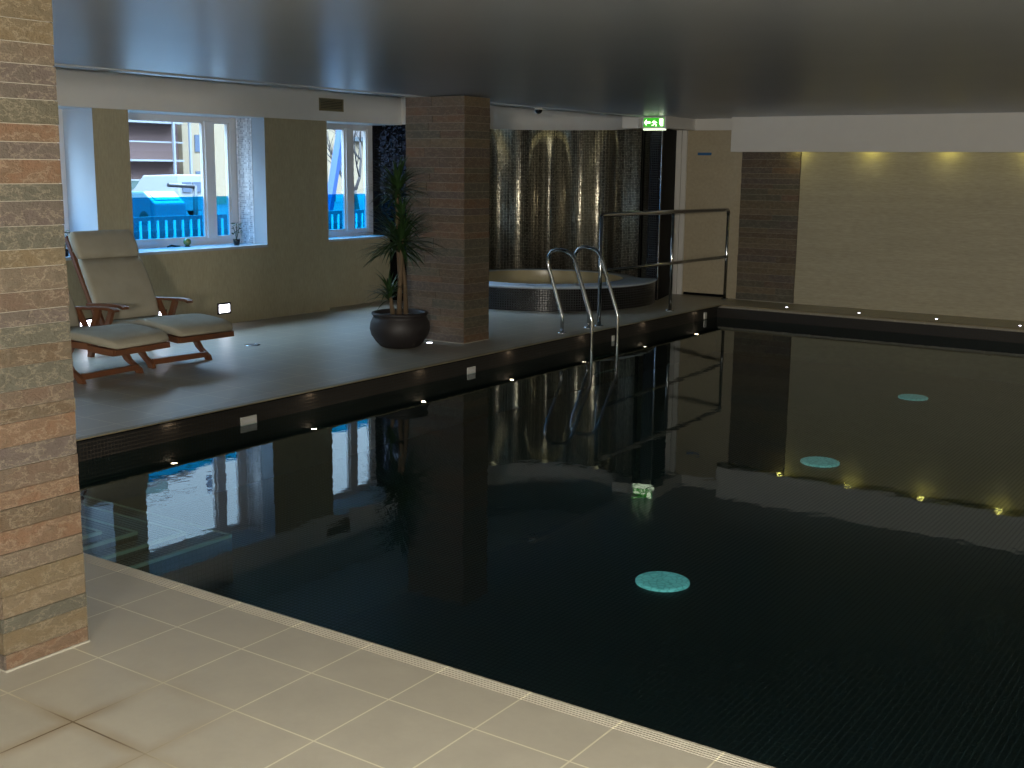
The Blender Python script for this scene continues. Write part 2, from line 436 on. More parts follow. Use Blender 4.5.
struct(b.build('trim_6', 'white_paint'), 'plain white band above the windows', 'wall band')

def window(n, y0, y1, mull, xg, xs, label):
    w = thing('window_%d' % n, (xg, (y0+y1)/2, ZS), label, 'window', kind='structure')
    m = MB(); x0, x1 = xg-.05, xg+.02
    m.box(x0, x1, y0, y1, ZH-.05, ZH); m.box(x0, x1, y0, y1, ZS, ZS+.07)
    m.box(x0, x1, y0, y0+.06, ZS+.07, ZH-.05); m.box(x0, x1, y1-.09, y1, ZS+.07, ZH-.05)
    m.build('window_frame', 'frame_white', w)
    m = MB(); m.box(x0, x1+.012, mull-.065, mull+.065, ZS+.07, ZH-.05, bev=.006); m.build('mullion', 'frame_white', w)
    zt = 1.36
    for a, c in ((y0+.06, mull-.065), (mull+.065, y1-.09)):
        # sash with an inner lip, clear glass above and blue tinted film glass below
        m = MB(); t = .022
        m.box(xg-.035, xg+.005, a, a+t, ZS+.07, ZH-.05); m.box(xg-.035, xg+.005, c-t, c, ZS+.07, ZH-.05)
        m.box(xg-.035, xg+.005, a+t, c-t, ZH-.05-t, ZH-.05); m.box(xg-.035, xg+.005, a+t, c-t, ZS+.07, ZS+.07+t)
        sash = m.build('sash', 'frame_white', w)
        m = MB(); m.box(xg-.02, xg-.014, a+t, c-t, zt, ZH-.05-t); m.build('glass_pane', 'glass_clear', sash)
        m = MB(); m.box(xg-.02, xg-.014, a+t, c-t, ZS+.07+t, zt); m.build('glass_pane', 'glass_blue', sash)['label'] = 'blue tinted lower glass'
    m = MB(); m.box(xg+.02, xs, y0+.002, y1-.002, ZS-.03, ZS, bev=.005); m.build('window_sill', 'white_gloss', w)
    return w
window(1, 4.9, 7.08, 6.0, XG, XW+.012, 'white framed window nearest the stone pillar, mostly hidden behind it')
window(2, 7.49, 9.285, 8.90, XG, XW+.012, 'wide white framed window with the brick building outside')
window(3, 10.275, 11.6, 11.165, XG, -9.885, 'narrow white framed window behind the tall potted plant')

# far reveals carry small glossy tiles
b = MB()
y = 9.285; b.box(XG+.03, XW-.2, y-.004, y-.0005, ZS+.001, ZH-.001)
struct(b.build('trim_7', 'mosaic_pearl'), 'pearly tile strip in the window reveals', 'tile trim')

# black mosaic end wall beside window 3, spa shell
b = MB(); b.box(-10.32, -9.2, 11.602, 11.72, 0, 2.23)
struct(b.build('wall_alcove', 'mosaic_sparkle'), 'black sparkling mosaic wall behind the potted plant', 'wall')
b = MB(); b.box(-10.32, -9.2, 11.602, 11.72, 2.23, 2.95); struct(b.build('trim_8', 'white_paint'), 'white band above the black mosaic', 'wall band')

def arc_wall(name, mat, phi0, phi1, n, rfun, z0, z1, back=.0):
    m = MB(); bm = m.bm; uvl = bm.loops.layers.uv.verify(); pts = []; s = 0; prev = None
    for i in range(n+1):
        p = R(phi0+(phi1-phi0)*i/n); q = SPA+rfun(math.degrees(p))*Vector((math.cos(p), math.sin(p), 0))
        if prev is not None: s += (q-prev).length
        prev = q; pts.append((q, s))
    lo = [bm.verts.new((q.x, q.y, z0)) for q, _ in pts]; hi = [bm.verts.new((q.x, q.y, z1)) for q, _ in pts]
    for i in range(n):
        f = m.face([lo[i], lo[i+1], hi[i+1], hi[i]], 0, True)
        for l in f.loops:
            k = i if l.vert in (lo[i], hi[i]) else i+1
            l[uvl].uv = (pts[k][1], l.vert.co.z)
    o = m.build(name, mat, fixn=False, keep_uv=True)
    md = o.modifiers.new('thick', 'SOLIDIFY'); md.thickness = .05; md.offset = 1. if back else -1.
    return o
wave = lambda ph: 1.38+.09*math.cos(R((ph-53)*360/34.))
w = arc_wall('wall_spa', 'mosaic_mirror', 36, 212, 360, wave, .0, 2.4)
struct(w, 'wavy mirror mosaic wall curving round the whirlpool', 'wall')
w = arc_wall('trim_9', 'white_paint', 36, 235, 120, lambda p: 1.25, 2.235, 2.95)
struct(w, 'curved white band above the mirror mosaic', 'wall band')

def vwall(name, mat, a, c, z0, z1, th=.06, label=None, cat='wall', kind=True):
    a, c = Vector((*a, 0)), Vector((*c, 0)); d = (c-a).normalized(); nrm = Vector((d.y, -d.x, 0)); m = MB(); bm = m.bm
    P = [a, c, c-nrm*th, a-nrm*th]
    lo = [bm.verts.new((p.x, p.y, z0)) for p in P]; hi = [bm.verts.new((p.x, p.y, z1)) for p in P]
    for i in range(4): j = (i+1) % 4; m.face([lo[i], lo[j], hi[j], hi[i]])
    m.face(lo[::-1]); m.face(hi)
    return struct(m.build(name, mat), label, cat)
vwall('wall_pier', 'mosaic_kerb', (-7.352, 13.845), (-7.165, 13.81), 0, 2.235, .04, 'narrow dark striped panel ending the mirror mosaic')
m = MB(); m.box(-7.165, -7.155, 13.80, 13.815, 0, 2.235); struct(m.build('trim_10', 'steel'), 'thin metal corner trim at the end of the mosaic', 'corner trim')
vwall('wall_return', 'black_gap', (-7.162, 13.825), (-7.42, YB), 0, 2.235, .04, 'black return wall beside the door')
vwall('trim_11', 'white_paint', (-7.75, 13.79), (-7.10, 13.79), 2.235, 2.95, .3, 'white band carrying the exit sign', 'wall band')
vwall('trim_12', 'white_paint', (-7.14, 14.0), (-7.14, YB), 2.235, 2.5, .2, 'white band above the black return', 'wall band')

# whirlpool: tiled kerb, rim, cream inside, water
RK, RI, RB = 1.47, 1.05, 1.22
sp = thing('whirlpool_spa', (SPA.x, SPA.y, 0), 'round raised whirlpool with black mosaic kerb in front of the mirror mosaic', 'whirlpool')
def ring(name, mat, prof, seg=96):
    m = MB(); bm = m.bm; uvl = bm.loops.layers.uv.verify()
    cum = [0]
    for (r0, z0), (r1, z1) in zip(prof, prof[1:]): cum.append(cum[-1]+math.hypot(r1-r0, z1-z0))
    for i in range(seg):
        for j in range(len(prof)-1):
            vs = []; uv = []
            for (k, jj) in ((i, j), (i+1, j), (i+1, j+1), (i, j+1)):
                a = 2*PI*k/seg; r, z = prof[jj]; r = min(r, RB+max(0, r-RK) if 30 < math.degrees(a) % 360 < 222 else 9)
                vs.append(bm.verts.new((SPA.x+r*math.cos(a), SPA.y+r*math.sin(a), z))); uv.append((a*1.4, cum[jj]))
            f = m.face(vs, 0, False)
            for l, q in zip(f.loops, uv): l[uvl].uv = q
    bmesh.ops.remove_doubles(bm, verts=bm.verts, dist=1e-5)
    for f in bm.faces: f.smooth = True
    return m.build(name, mat, sp, fixn=False, keep_uv=True)
ring('kerb', 'mosaic_kerb', [(RK, .0), (RK, .272)])
ring('rim', 'white_gloss', [(RK, .272), (RK+.012, .274), (RK+.012, .29), (RK, .296), (RI, .296), (RI-.01, .285)])
ring('basin', 'spa_cream', [(RI-.01, .285), (RI-.02, -.05), (RI-.35, -.05), (RI-.4, -.5), (.01, -.5)])
m = MB(); m.lathe((SPA.x, SPA.y, 0), [(RI-.012, .06)], 64, 0, False, True); m.build('spa_water', 'pool_water', sp)

# ------------------------------------------------------------------ door wall, clad wall, soffit
b = MB(); b.box(-10.4, -7.25, YB, YB+.2, 0, 2.95); b.box(-6.58, XR, YB, YB+.2, 0, 2.95); b.box(-7.25, -6.58, YB, YB+.2, 2.24, 2.95)
struct(b.build('wall_back', 'door_skin'), 'plain wall round the far door', 'wall')
b = MB(); b.box(-7.14, -6.46, YB-.03, YB-.001, 2.255, CZ+.02); struct(b.build('trim_13', 'white_paint'), 'white strip above the far door', 'wall band')
d = thing('door_1', (-6.95, YB, 0), 'speckled beige flush door with a small blue sign', 'door', kind='structure')
m = MB(); m.box(-7.405, -7.33, YB-.05, YB-.001, 0, 2.235, bev=.004); m.box(-7.322, -7.255, YB-.035, YB-.001, 0, 2.235, bev=.004); m.box(-7.405, -6.46, YB-.036, YB-.001, 2.235, 2.255)
m.build('door_frame', 'white_paint', d)
m = MB(); m.box(-7.25, -6.58, YB+.005, YB+.05, .035, 2.235, bev=.003); m.build('door_leaf', 'door_skin', d)
m = MB(); m.box(-7.10, -6.90, YB-.004, YB+.006, 1.905, 1.94); m.build('sign_plate', 'sign_blue', d)['label'] = 'small blue notice strip'
m = MB(); m.box(-7.25, -6.58, YB+.02, YB+.1, .0, .035); m.build('door_gap', 'black_gap', d)
b = MB(); b.box(-6.575, -6.405, YW+.03, YB-.001, 0, 2.235); struct(b.build('wall_side', 'door_skin'), 'narrow wall strip between door and slate pilaster', 'wall')

b = MB(); b.box(-5.60, XR, YW, YB-.001, 0, CZ); struct(b.build('wall_far', 'beige_wall'), 'long beige ribbed wall behind the pool', 'wall')
b = MB(); b.box(-6.46, XR, 14.39, 14.43, 1.945, CZ+.02); b.box(-6.46, -6.42, 14.43, YB, 1.945, CZ+.02); b.box(-6.42, XR, 14.43, YW, 2.16, 2.2)
struct(b.build('trim_14', 'white_paint'), 'white soffit along the top of the beige wall', 'soffit')
b = MB(); b.box(XR, XR+.1, YK, YB, -.1, CZ+.1); struct(b.build('wall_right', 'beige_wall'))
b = MB(); b.box(-10.4, XR, YK-.1, YK, -.1, 3.0); struct(b.build('wall_near', 'white_paint'))

# ------------------------------------------------------------------ slate clad pillars
STN = [.05, .2, .35, .45, .55, .65, .75, .9, .95]
def pillar(x0, x1, y0, y1, z1, rows, lens, name, seed, grout=True):
    rnd = random.Random(seed); m = MB(); bm = m.bm; lay = bm.faces.layers.float.new('stone')
    z = .006; last = -1
    while z < z1-.005:
        h = min(rnd.uniform(*rows), z1-z)
        if z1-z-h < .03: h = z1-z
        e = .0012
        def run(a, c):
            out = [a]
            while c-out[-1] > lens[1]*1.15: out.append(out[-1]+rnd.uniform(*lens))
            return out+[c]
        main = rnd.choice([k for k in STN if k != last]); last = main
        # stones on the four faces: a core box is covered by face slabs
        for face in ('+x', '-y', '-x', '+y'):
            a0, a1 = (y0, y1) if face[1] == 'x' else (x0, x1); cuts = run(a0, a1)
            for a, c in zip(cuts, cuts[1:]):
                p = rnd.uniform(0, .006); col = main if rnd.random() < .62 else rnd.choice(STN)
                if face == '+x': fs = m.box(x1-.03, x1+p, a+e, c-e, z+e, z+h-e)
                elif face == '-x': fs = m.box(x0-p, x0+.03, a+e, c-e, z+e, z+h-e)
                elif face == '-y': fs = m.box(a+e, c-e, y0-p, y0+.03, z+e, z+h-e)
                else: fs = m.box(a+e, c-e, y1-.03, y1+p, z+e, z+h-e)
                for f in fs: f[lay] = col+rnd.uniform(0, .004)
        z += h
    n0 = len(bm.faces)
    m.box(x0+.004, x1-.004, y0+.004, y1-.004, 0, z1, mi=1)
    m.box(x0-.005, x1+.005, y0-.005, y1+.005, 0, .006, mi=1)
    o = m.build(name, ['slate_stone', 'grout_white'], origin=((x0+x1)/2, (y0+y1)/2, 0))
    o['kind'] = 'structure'; return o
p = pillar(-3.95, -3.508, 2.10, 2.42, CZ-.001, (.045, .082), (.2, .5), 'stone_pillar', 3)
tag(p, 'warm-lit slate-clad pillar in the left foreground', 'pillar', kind='structure')
p = pillar(-7.535, -6.815, 9.085, 9.50, CZ-.012, (.05, .10), (.2, .45), 'stone_pillar', 11)
tag(p, 'dark slate-clad pillar behind the big plant pot', 'pillar', kind='structure')
p = pillar(-6.40, -5.60, YW-.02, YB, 1.95, (.06, .11), (.3, .6), 'stone_pilaster', 5)
tag(p, 'slate-clad pilaster at the left end of the beige wall', 'pilaster', kind='structure')

# ------------------------------------------------------------------ lights set into the building
def led_row(positions, labeler, up, size, group, name, cat, mat='led_warm'):
    proto = None
    for i, (x, y, z) in enumerate(positions):
        if proto is None:
            t = thing(name, (x, y, z), '', cat, group)
            m = MB(); s = 1 if up else -1
            h = .003 if up else .0004; m.lathe((x, y, z), [(size*1.4, 0), (size*1.4, s*h), (size*1.15, s*h*1.2), (size*1.05, s*h*.3)], 20, 0); m.build('bezel', 'steel', t)
            m = MB(); m.lathe((x, y, z), [(size*1.05, s*h*.3), (size*.7, s*h*1.6), (size*.02, s*h*2)], 20, 0, False, True); m.build('lens', mat, t)
            proto = t
        else:
            t = copy_tree(proto); t.location = (x, y, z)
        t['label'] = labeler(i)
ORD = ['first', 'second', 'third', 'fourth', 'fifth', 'sixth', 'seventh']
led_row([(XL-.034, 5.10+1.36*k, -.0161) for k in range(7)], lambda i: 'tiny warm light under the window-side coping, %s from the near pillar' % ORD[i], False, .0195, 'lights under the coping', 'edge_light', 'light', 'led_edge')
led_row([(-5.489+.927*k, 14.15, .0) for k in range(4)], lambda i: 'tiny white light in the ledge under the beige wall, %s from the slate pilaster' % ORD[i], True, .018, 'ledge lights by the far wall', 'deck_light', 'light', 'led_white')
led_row([(-7.12, 8.93, .0)], lambda i: 'small white floor light beside the plant pot at the dark pillar', True, .03, None, 'floor_light', 'light', 'led_white')

# recessed step lights low in the window wall
LB = ['bright rectangular step light in the window wall right of the loungers', 'step light seen past the armrest of the far lounger', 'step light seen through the near lounger armrest']
for i, y in enumerate((8.62, 7.755, 6.89)):
    if i == 0:
        t = proto = thing('step_light', (XW, y, .17), LB[0], 'light', 'step lights in the window wall')
        m = MB(); m.box(XW, XW+.006, y-.095, y+.095, .11, .235, bev=.002); m.build('surround', 'dark_metal', t)
        m = MB(); m.box(XW+.004, XW+.01, y-.07, y+.075, .13, .215, bev=.002); m.build('diffuser', 'led_white', t)
    else:
        t = copy_tree(proto); t.location = (XW, y, .17); t['label'] = LB[i]

# white inlets on the water line
for i, y in enumerate((5.815, 8.56, 11.20, 13.55)):
    w = (.155, .12, .05, .06)[i]; t = thing('pool_inlet', (XL-.07, y, WZ), 'white square inlet in the pool wall, %s from the near pillar' % ORD[i], 'inlet', 'white inlets along the waterline')
    m = MB(); x = XL-.071
    if i < 3: m.box(x, x+.012, y-w/2, y+w/2, -.172, -.108, bev=.003)
    else: m.obox((x+.006, y, -.115), ((1, 0, 0), (0, 1, 0), (0, 0, 1)), (.012, .035, .045), bev=.012)
    m.build('face_plate', 'plastic_white', t)
    m = MB(); m.box(x+.011, x+.0135, y-w*.36, y+w*.36, -.15, -.13); m.build('inlet_grille', 'frame_white', t)

# wall washers hidden in the soffit slot and above the mosaic, seen only in the water
def washer(pos, label, group, power, col, lens, proto, tilt=(0, 0, 0)):
    x, y, z = pos
    if not proto:
        t = thing('downlight', pos, label, 'light', group)
        m = MB(); m.lathe(pos, [(.075, .01), (.075, -.004), (.065, -.006), (.063, .004)], 20); m.build('bezel', 'steel', t)
        m = MB(); m.lathe(pos, [(.062, .002), (.056, -.02), (.04, -.036), (.02, -.044), (.001, -.046)], 20); m.build('lens', lens, t); proto.append(t)
    else:
        t = copy_tree(proto[0]); t.location = pos; t['label'] = label; t['group'] = group
    L = bpy.data.lights.new('downlight_beam', 'SPOT'); L.energy = power; L.color = col; L.spot_size = R(110); L.spot_blend = .9; L.shadow_soft_size = .03
    lo = bpy.data.objects.new('downlight_beam', L); COL.objects.link(lo); lo.location = (x, y, z-.055); lo.rotation_euler = tilt
PA, PB = [], []
for k in range(5):
    washer((-5.626+.93*k, 14.545, 2.012), 'small yellowish downlight in the soffit slot, %s from the slate pilaster' % (ORD+['eighth', 'ninth'])[k], 'downlights in the soffit slot', .45, (1, .93, .62), 'lamp_yellow', PA)
for k, ph in enumerate((155, 121, 87, 53)):
    r = 1.33
    washer((SPA.x+r*math.cos(R(ph)), SPA.y+r*math.sin(R(ph)), 2.286), 'small yellowish downlight above the mirror mosaic, %s from the left' % ORD[k], 'downlights above the whirlpool', .2, (1, .96, .82), 'lamp_dim', PB)

# ------------------------------------------------------------------ stainless railing and pool ladder
t = thing('safety_railing', (-6.51, 11.1, 0), 'stainless steel safety railing between whirlpool and pool', 'railing')
rx = lambda y: -6.46-.022*(y-11.1)
def arcp(c, r, a0, a1, n, u, v):
    return [Vector(c)+r*(math.cos(R(a0+(a1-a0)*i/n))*Vector(u)+math.sin(R(a0+(a1-a0)*i/n))*Vector(v)) for i in range(n+1)]
m = MB(); m.tube([(rx(11.1), 11.1, 1.2), (rx(11.12), 11.13, 1.215), (rx(12.8), 12.8, 1.205)]+[(rx(14.5)+0*0, p.y, p.z) for p in arcp((0, 14.515, 1.135), .06, 90, 0, 8, (0, 1, 0), (0, 0, 1))], .025)
m.build('top_rail', 'steel', t)
m = MB(); m.tube([(rx(11.1), 11.1, .602), (rx(14.55), 14.565, .568)], .02); m.build('middle_rail', 'steel', t)
for y in (11.1, 12.89, 14.575):
    m = MB(); m.tube([(rx(y), y, 0), (rx(y), y, 1.2 if y < 14 else 1.14)], .021)
    po = m.build('post', 'steel', t)
    m = MB(); m.lathe((rx(y), y, 0), [(.05, 0), (.05, .008), (.024, .014)], 20); m.build('base_flange', 'steel', po)

t = thing('pool_ladder', (-6.475, 10.6, 0), 'chrome pool ladder with two arched handrails', 'ladder')
for y in (10.36, 10.9):
    pts = [(-6.476, 0), (-6.478, .17), (-6.49, .21), (-6.655, .68), (-6.668, .75), (-6.66, .80), (-6.625, .85), (-6.57, .872), (-6.52, .874), (-6.44, .862), (-6.385, .835), (-6.345, .79), (-6.32, .73), (-6.128, .20), (-6.116, .16), (-6.114, -.3), (-6.114, -.58)]
    m = MB(); m.tube([(x, y, z) for x, z in pts], .0195); h = m.build('handrail', 'chrome', t)
    m = MB(); m.lathe((-6.476, y, 0), [(.045, 0), (.045, .008), (.022, .014)], 20); m.build('base_flange', 'chrome', h)
for z in (-.25, -.42):
    m = MB(); m.box(-6.2, -6.11, 10.37, 10.89, z-.015, z+.012, bev=.006); m.build('tread', 'chrome', t)

# ------------------------------------------------------------------ exit sign, camera dome, vent, floor drain
t = thing('exit_sign', (-7.23, 13.72, 2.27), 'lit green and white emergency exit sign under the ceiling edge', 'exit sign')
m = MB(); m.box(-7.40, -7.06, 13.70, 13.76, 2.222, 2.375, bev=.006); m.build('housing', 'frame_white', t)
m = MB(); m.box(-7.375, -7.085, 13.694, 13.701, 2.245, 2.36); pn = m.build('panel', 'exit_green', t)
m = MB()
yq = 13.692
def q2(pts): m.prism(pts, yq-.002, yq+.003, 'y')
q2([(-7.13, 2.255), (-7.095, 2.255), (-7.095, 2.35), (-7.15, 2.35), (-7.15, 2.285)])            # doorway
q2([(-7.37, 2.303), (-7.335, 2.345), (-7.335, 2.318), (-7.28, 2.318), (-7.28, 2.288), (-7.335, 2.288), (-7.335, 2.26)])  # arrow
m.lathe((-7.222, yq, 2.341), [(.0001, 0), (.013, 0)], 12)
q2([(-7.24, 2.325), (-7.21, 2.322), (-7.205, 2.29), (-7.23, 2.288)])
q2([(-7.228, 2.292), (-7.206, 2.292), (-7.185, 2.272), (-7.192, 2.25), (-7.203, 2.252), (-7.2, 2.27)])
q2([(-7.228, 2.292), (-7.214, 2.285), (-7.235, 2.262), (-7.262, 2.262), (-7.262, 2.272), (-7.24, 2.275)])
q2([(-7.212, 2.32), (-7.18, 2.302), (-7.185, 2.294), (-7.212, 2.306)]); q2([(-7.238, 2.322), (-7.262, 2.30), (-7.254, 2.294), (-7.232, 2.308)])
m.build('pictogram', 'exit_white', pn)
m = MB(); m.box(-7.38, -7.08, 13.69, 13.75, 2.206, 2.223); m.build('lower_diffuser', 'exit_white', t)

t = thing('security_camera', (-7.43, 11.3, CZ-.012), 'small dark dome camera under the ceiling edge', 'camera')
m = MB(); m.lathe((-7.43, 11.3, CZ-.012), [(.05, 0), (.05, -.012), (.044, -.016)], 20, 0, True); m.build('mount', 'plastic_white', t)
m = MB(); m.lathe((-7.43, 11.3, CZ-.026), [(.044*math.cos(a), -.05*math.sin(a)) for a in [i*PI/16 for i in range(8)]]+[(.001, -.05)], 20, 0, True, True); m.build('dome', 'plastic_black', t)

t = thing('vent_grille', (XW+.03, 10.32, 2.4), 'rectangular beige air vent grille on the white band', 'vent')
m = MB(); x = XW+.03
m.box(x, x+.012, 10.12, 10.525, 2.462, 2.48); m.box(x, x+.012, 10.12, 10.525, 2.335, 2.353); m.box(x, x+.012, 10.12, 10.138, 2.353, 2.462); m.box(x, x+.012, 10.507, 10.525, 2.353, 2.462)
m.build('vent_frame', 'vent_metal', t)
m = MB(); m.box(x, x+.002, 10.138, 10.507, 2.353, 2.462); m.build('vent_back', 'dark_metal', t)
for k in range(6):
    m = MB(); z = 2.362+k*.018; m.obox((x+.006, 10.322, z), ((0, 1, 0), (1, 0, -.6), (.6, 0, 1)), (.184, .007, .0035)); m.build('slat', 'vent_metal', t)
t = thing('floor_drain', (-8.365, 7.76, 0), 'small dark round drain in the deck near the lounger feet', 'drain')
m = MB(); m.lathe((-8.365, 7.76, 0), [(.075, 0), (.075, .003), (.06, .004), (.055, .002)], 24); m.build('drain_rim', 'steel', t)
m = MB(); m.lathe((-8.365, 7.76, 0), [(.001, .002), (.055, .002)], 24); m.build('drain_plate', 'dark_metal', t)

# ------------------------------------------------------------------ loungers (local: +x to the foot end, origin on the floor mid seat)
def lounger():
    t = thing('sun_lounger', (0, 0, 0), '', 'sun lounger', 'loungers under the windows')
    hw = .31
    # cushions: a rounded strip swept along a side profile
    def pad(name, path, th, hw, corner, parent, pil=0.):
        m = MB(); bm = m.bm; n = len(path); rows = []
        P = [Vector((x, 0, z)) for x, z in path]
        for i, p in enumerate(P):
            d = (P[min(i+1, n-1)]-P[max(i-1, 0)]).normalized(); nn = Vector((-d.z, 0, d.x))
            if nn.z < 0: nn = -nn
            e = min(i, n-1-i); we = hw-corner*(1 if e == 0 else .35 if e == 1 else 0); te = th*(.55 if e == 0 else .9 if e == 1 else 1)
            prof = []
            for s, u in ((-1, 0.), (-1, .25), (-1, .75), (-.965, .95), (-.9, 1.0), (-.5, 1.05), (0, 1.07), (.5, 1.05), (.9, 1.0), (.965, .95), (1, .75), (1, .25), (1, 0.), (.95, -.03), (0, -.05), (-.95, -.03)):
                w_ = we if abs(s) < .98 else we+.006*(u == .25 or u == .75)
                prof.append(bm.verts.new(p+nn*te*u+Vector((0, s*w_, 0))))
            rows.append(prof)
        k = len(rows[0])
        for a, b_ in zip(rows, rows[1:]):
            for j in range(k): m.face([a[j], a[(j+1) % k], b_[(j+1) % k], b_[j]], 0, True)
        m.face(rows[0][::-1], 0, True); m.face(rows[-1], 0, True)
        return m.build(name, 'cushion_canvas', parent)
    fr_z = .262
    seat = [(-.53, .30), (-.45, .285), (-.3, .285), (-.12, .305), (.05, .335), (.16, .342), (.3, .335), (.45, .322), (.55, .31), (.60, .30)]
    pad('seat_cushion', seat, .065, hw, .05, t)
    bk = [(-.53+.02-.425*s+.02*math.sin(s*PI), .33+.75*s) for s in [i/10 for i in range(8)]]
    pad('back_cushion', bk, .07, hw, .01, t)
    hd = [(-.53+.02-.425*s+.02*math.sin(s*PI), .33+.75*s) for s in (.69, .72, .8, .9, .98, 1.0)]
    h = pad('head_cushion', hd, .085, hw, .03, t)
    # teak frame
    m = MB()
    for s in (-1, 1):
        y0 = s*(hw-.035)
        for (x0, z0), (x1, z1) in zip([(-.62, .25), (-.3, .25), (.1, .30), (.3, .285)], [(-.3, .25), (.1, .30), (.3, .30), (.585, .27)]):
            m.bar((x0, y0, z0), (x1, y0, z1), .03, .05)
    m.bar((.585, -hw+.03, .27), (.585, hw-.03, .27), .035, .045); m.build('seat_frame', 'teak', t)
    for k in range(9):
        m = MB(); x = -.45+k*.12; z = .27+(.05 if -.1 < x < .35 else .02 if x < -.1 else -.005); z += .03 if x > .35 else 0
        m.bar((x, -hw+.05, z-.002), (x, hw-.05, z-.002), .06, .014); m.build('slat', 'teak', t)
    m = MB()
    for s in (-1, 1): m.bar((-.54, s*(hw-.03), .28), (-.985, s*(hw-.03), 1.05), .03, .04, up=(1, 0, 0))
    m.bar((-.98, -hw+.03, 1.04), (-.98, hw-.03, 1.04), .03, .05); m.bar((-.75, -hw+.03, .64), (-.75, hw-.03, .64), .03, .04)
    m.build('back_frame', 'teak', t)
    for s in (-1, 1):
        y = s*(hw+.015)
        # curved legs
        def leg(path, w=.034):
            m = MB()
            for (x0, z0, h0), (x1, z1, h1) in zip(path, path[1:]):
                vs = []
                for (x, z, h) in ((x0, z0, h0), (x1, z1, h1)):
                    vs.append([m.bm.verts.new((x+dx, y-s*.03+dy, z)) for dx, dy in ((-h/2, -w/2), (h/2, -w/2), (h/2, w/2), (-h/2, w/2))])
                for j in range(4): m.face([vs[0][j], vs[0][(j+1) % 4], vs[1][(j+1) % 4], vs[1][j]])
                m.face(vs[0]); m.face(vs[1][::-1])
            bmesh.ops.remove_doubles(m.bm, verts=m.bm.verts, dist=1e-5)
            return m.build('leg', 'teak', t)
        leg([(-.02, .30, .06), (.02, .2, .07), (.10, .1, .07), (.20, .04, .08), (.225, .0, .06)])
        leg([(-.5, .28, .06), (-.56, .18, .06), (-.66, .06, .07), (-.68, .0, .06)])
        m = MB()   # armrest: a gently curved plank on two slanting posts
        pl = [(-.60, .482), (-.5, .488), (-.35, .497), (-.2, .505), (-.10, .503), (-.06, .49)]
        for (x0, z0), (x1, z1) in zip(pl, pl[1:]): m.bar((x0, y+s*.01, z0), (x1+.002, y+s*.01, z1), .062, .022)
        ar = m.build('armrest', 'teak', t)
        m = MB(); m.bar((-.36, y, .29), (-.26, y, .492), .03, .055, up=(1, 0, 0)); m.bar((-.40, y, .29), (-.52, y, .482), .026, .05, up=(1, 0, 0)); m.build('arm_post', 'teak', ar)
    m = MB(); m.bar((.215, -hw+.03, .05), (.215, hw-.03, .05), .03, .045); m.build('foot_rail', 'teak', t)
    m = MB(); m.bar((-.66, -hw+.03, .06), (-.66, hw-.03, .06), .03, .045); m.build('rear_rail', 'teak', t)
    for y in (-.2, .22):
        m = MB(); m.tube([(-.86, y*1.4, 1.0), (-.9, y*1.45, .9), (-.89, y*1.45, .8)], .003, 6); m.build('tie_cord', 'cushion_canvas', t)
    
    return t
lg = lounger(); lg.location = (-8.26, 6.635, 0); lg.rotation_euler.z = R(-3)
lg['label'] = 'teak lounger with beige cushions, farther of the pair, its backrest in full view'
l2 = copy_tree(lg); l2.location = (-8.14, 5.80, 0); l2.rotation_euler.z = R(5)
l2['label'] = 'teak lounger with beige cushions, nearer of the pair, half hidden by the foreground pillar'

# ------------------------------------------------------------------ potted dragon tree beside the dark pillar
PC = Vector((-7.2, 8.575, 0))
t = thing('potted_dragon_tree', PC, 'tall spiky dragon tree in a dark round pot by the dark pillar', 'potted plant')
m = MB(); m.lathe(PC, [(.16, 0), (.19, .012), (.235, .06), (.275, .12), (.29, .18), (.283, .235), (.262, .28), (.25, .30), (.262, .308), (.272, .32), (.268, .335), (.25, .34), (.236, .332), (.232, .29)], 48, 0, True)
m.build('pot', 'pot_glaze', t)
m = MB(); m.lathe(PC, [(.234, .295), (.15, .31), (.001, .315)], 32); m.build('soil', 'soil', t)
def crown(c, n, ln, seed, up=.5, droop=.6):
    rnd = random.Random(seed); m = MB(); c = Vector(c)
    for i in range(n):
        az = i*2.399+rnd.uniform(-.3, .3); el = R(rnd.uniform(-15, 80)*.9+8*up); L = ln*rnd.uniform(.75, 1.1)
        hd = Vector((math.cos(az), math.sin(az), 0)); w0 = rnd.uniform(.011, .017); base = c+Vector((0, 0, rnd.uniform(-.07, .06)))
        side = Vector((-math.sin(az), math.cos(az), 0)); pr = None; p = base.copy(); e = el; ns = 7
        for k in range(ns+1):
            s = k/ns; w = w0*(.6+.8*s if s < .35 else .9*(1-s)/.65+.02)
            up_ = Vector((0, 0, 1))*.25*w
            row = [m.bm.verts.new(p-side*w+up_), m.bm.verts.new(p), m.bm.verts.new(p+side*w+up_)]
            if pr:
                m.face([pr[0], pr[1], row[1], row[0]], 0, True); m.face([pr[1], pr[2], row[2], row[1]], 0, True)
            pr = row; p = p+(hd*math.cos(e)+Vector((0, 0, math.sin(e))))*(L/ns); e -= droop*rnd.uniform(.5, 1.2)/ns*1.6
    return m
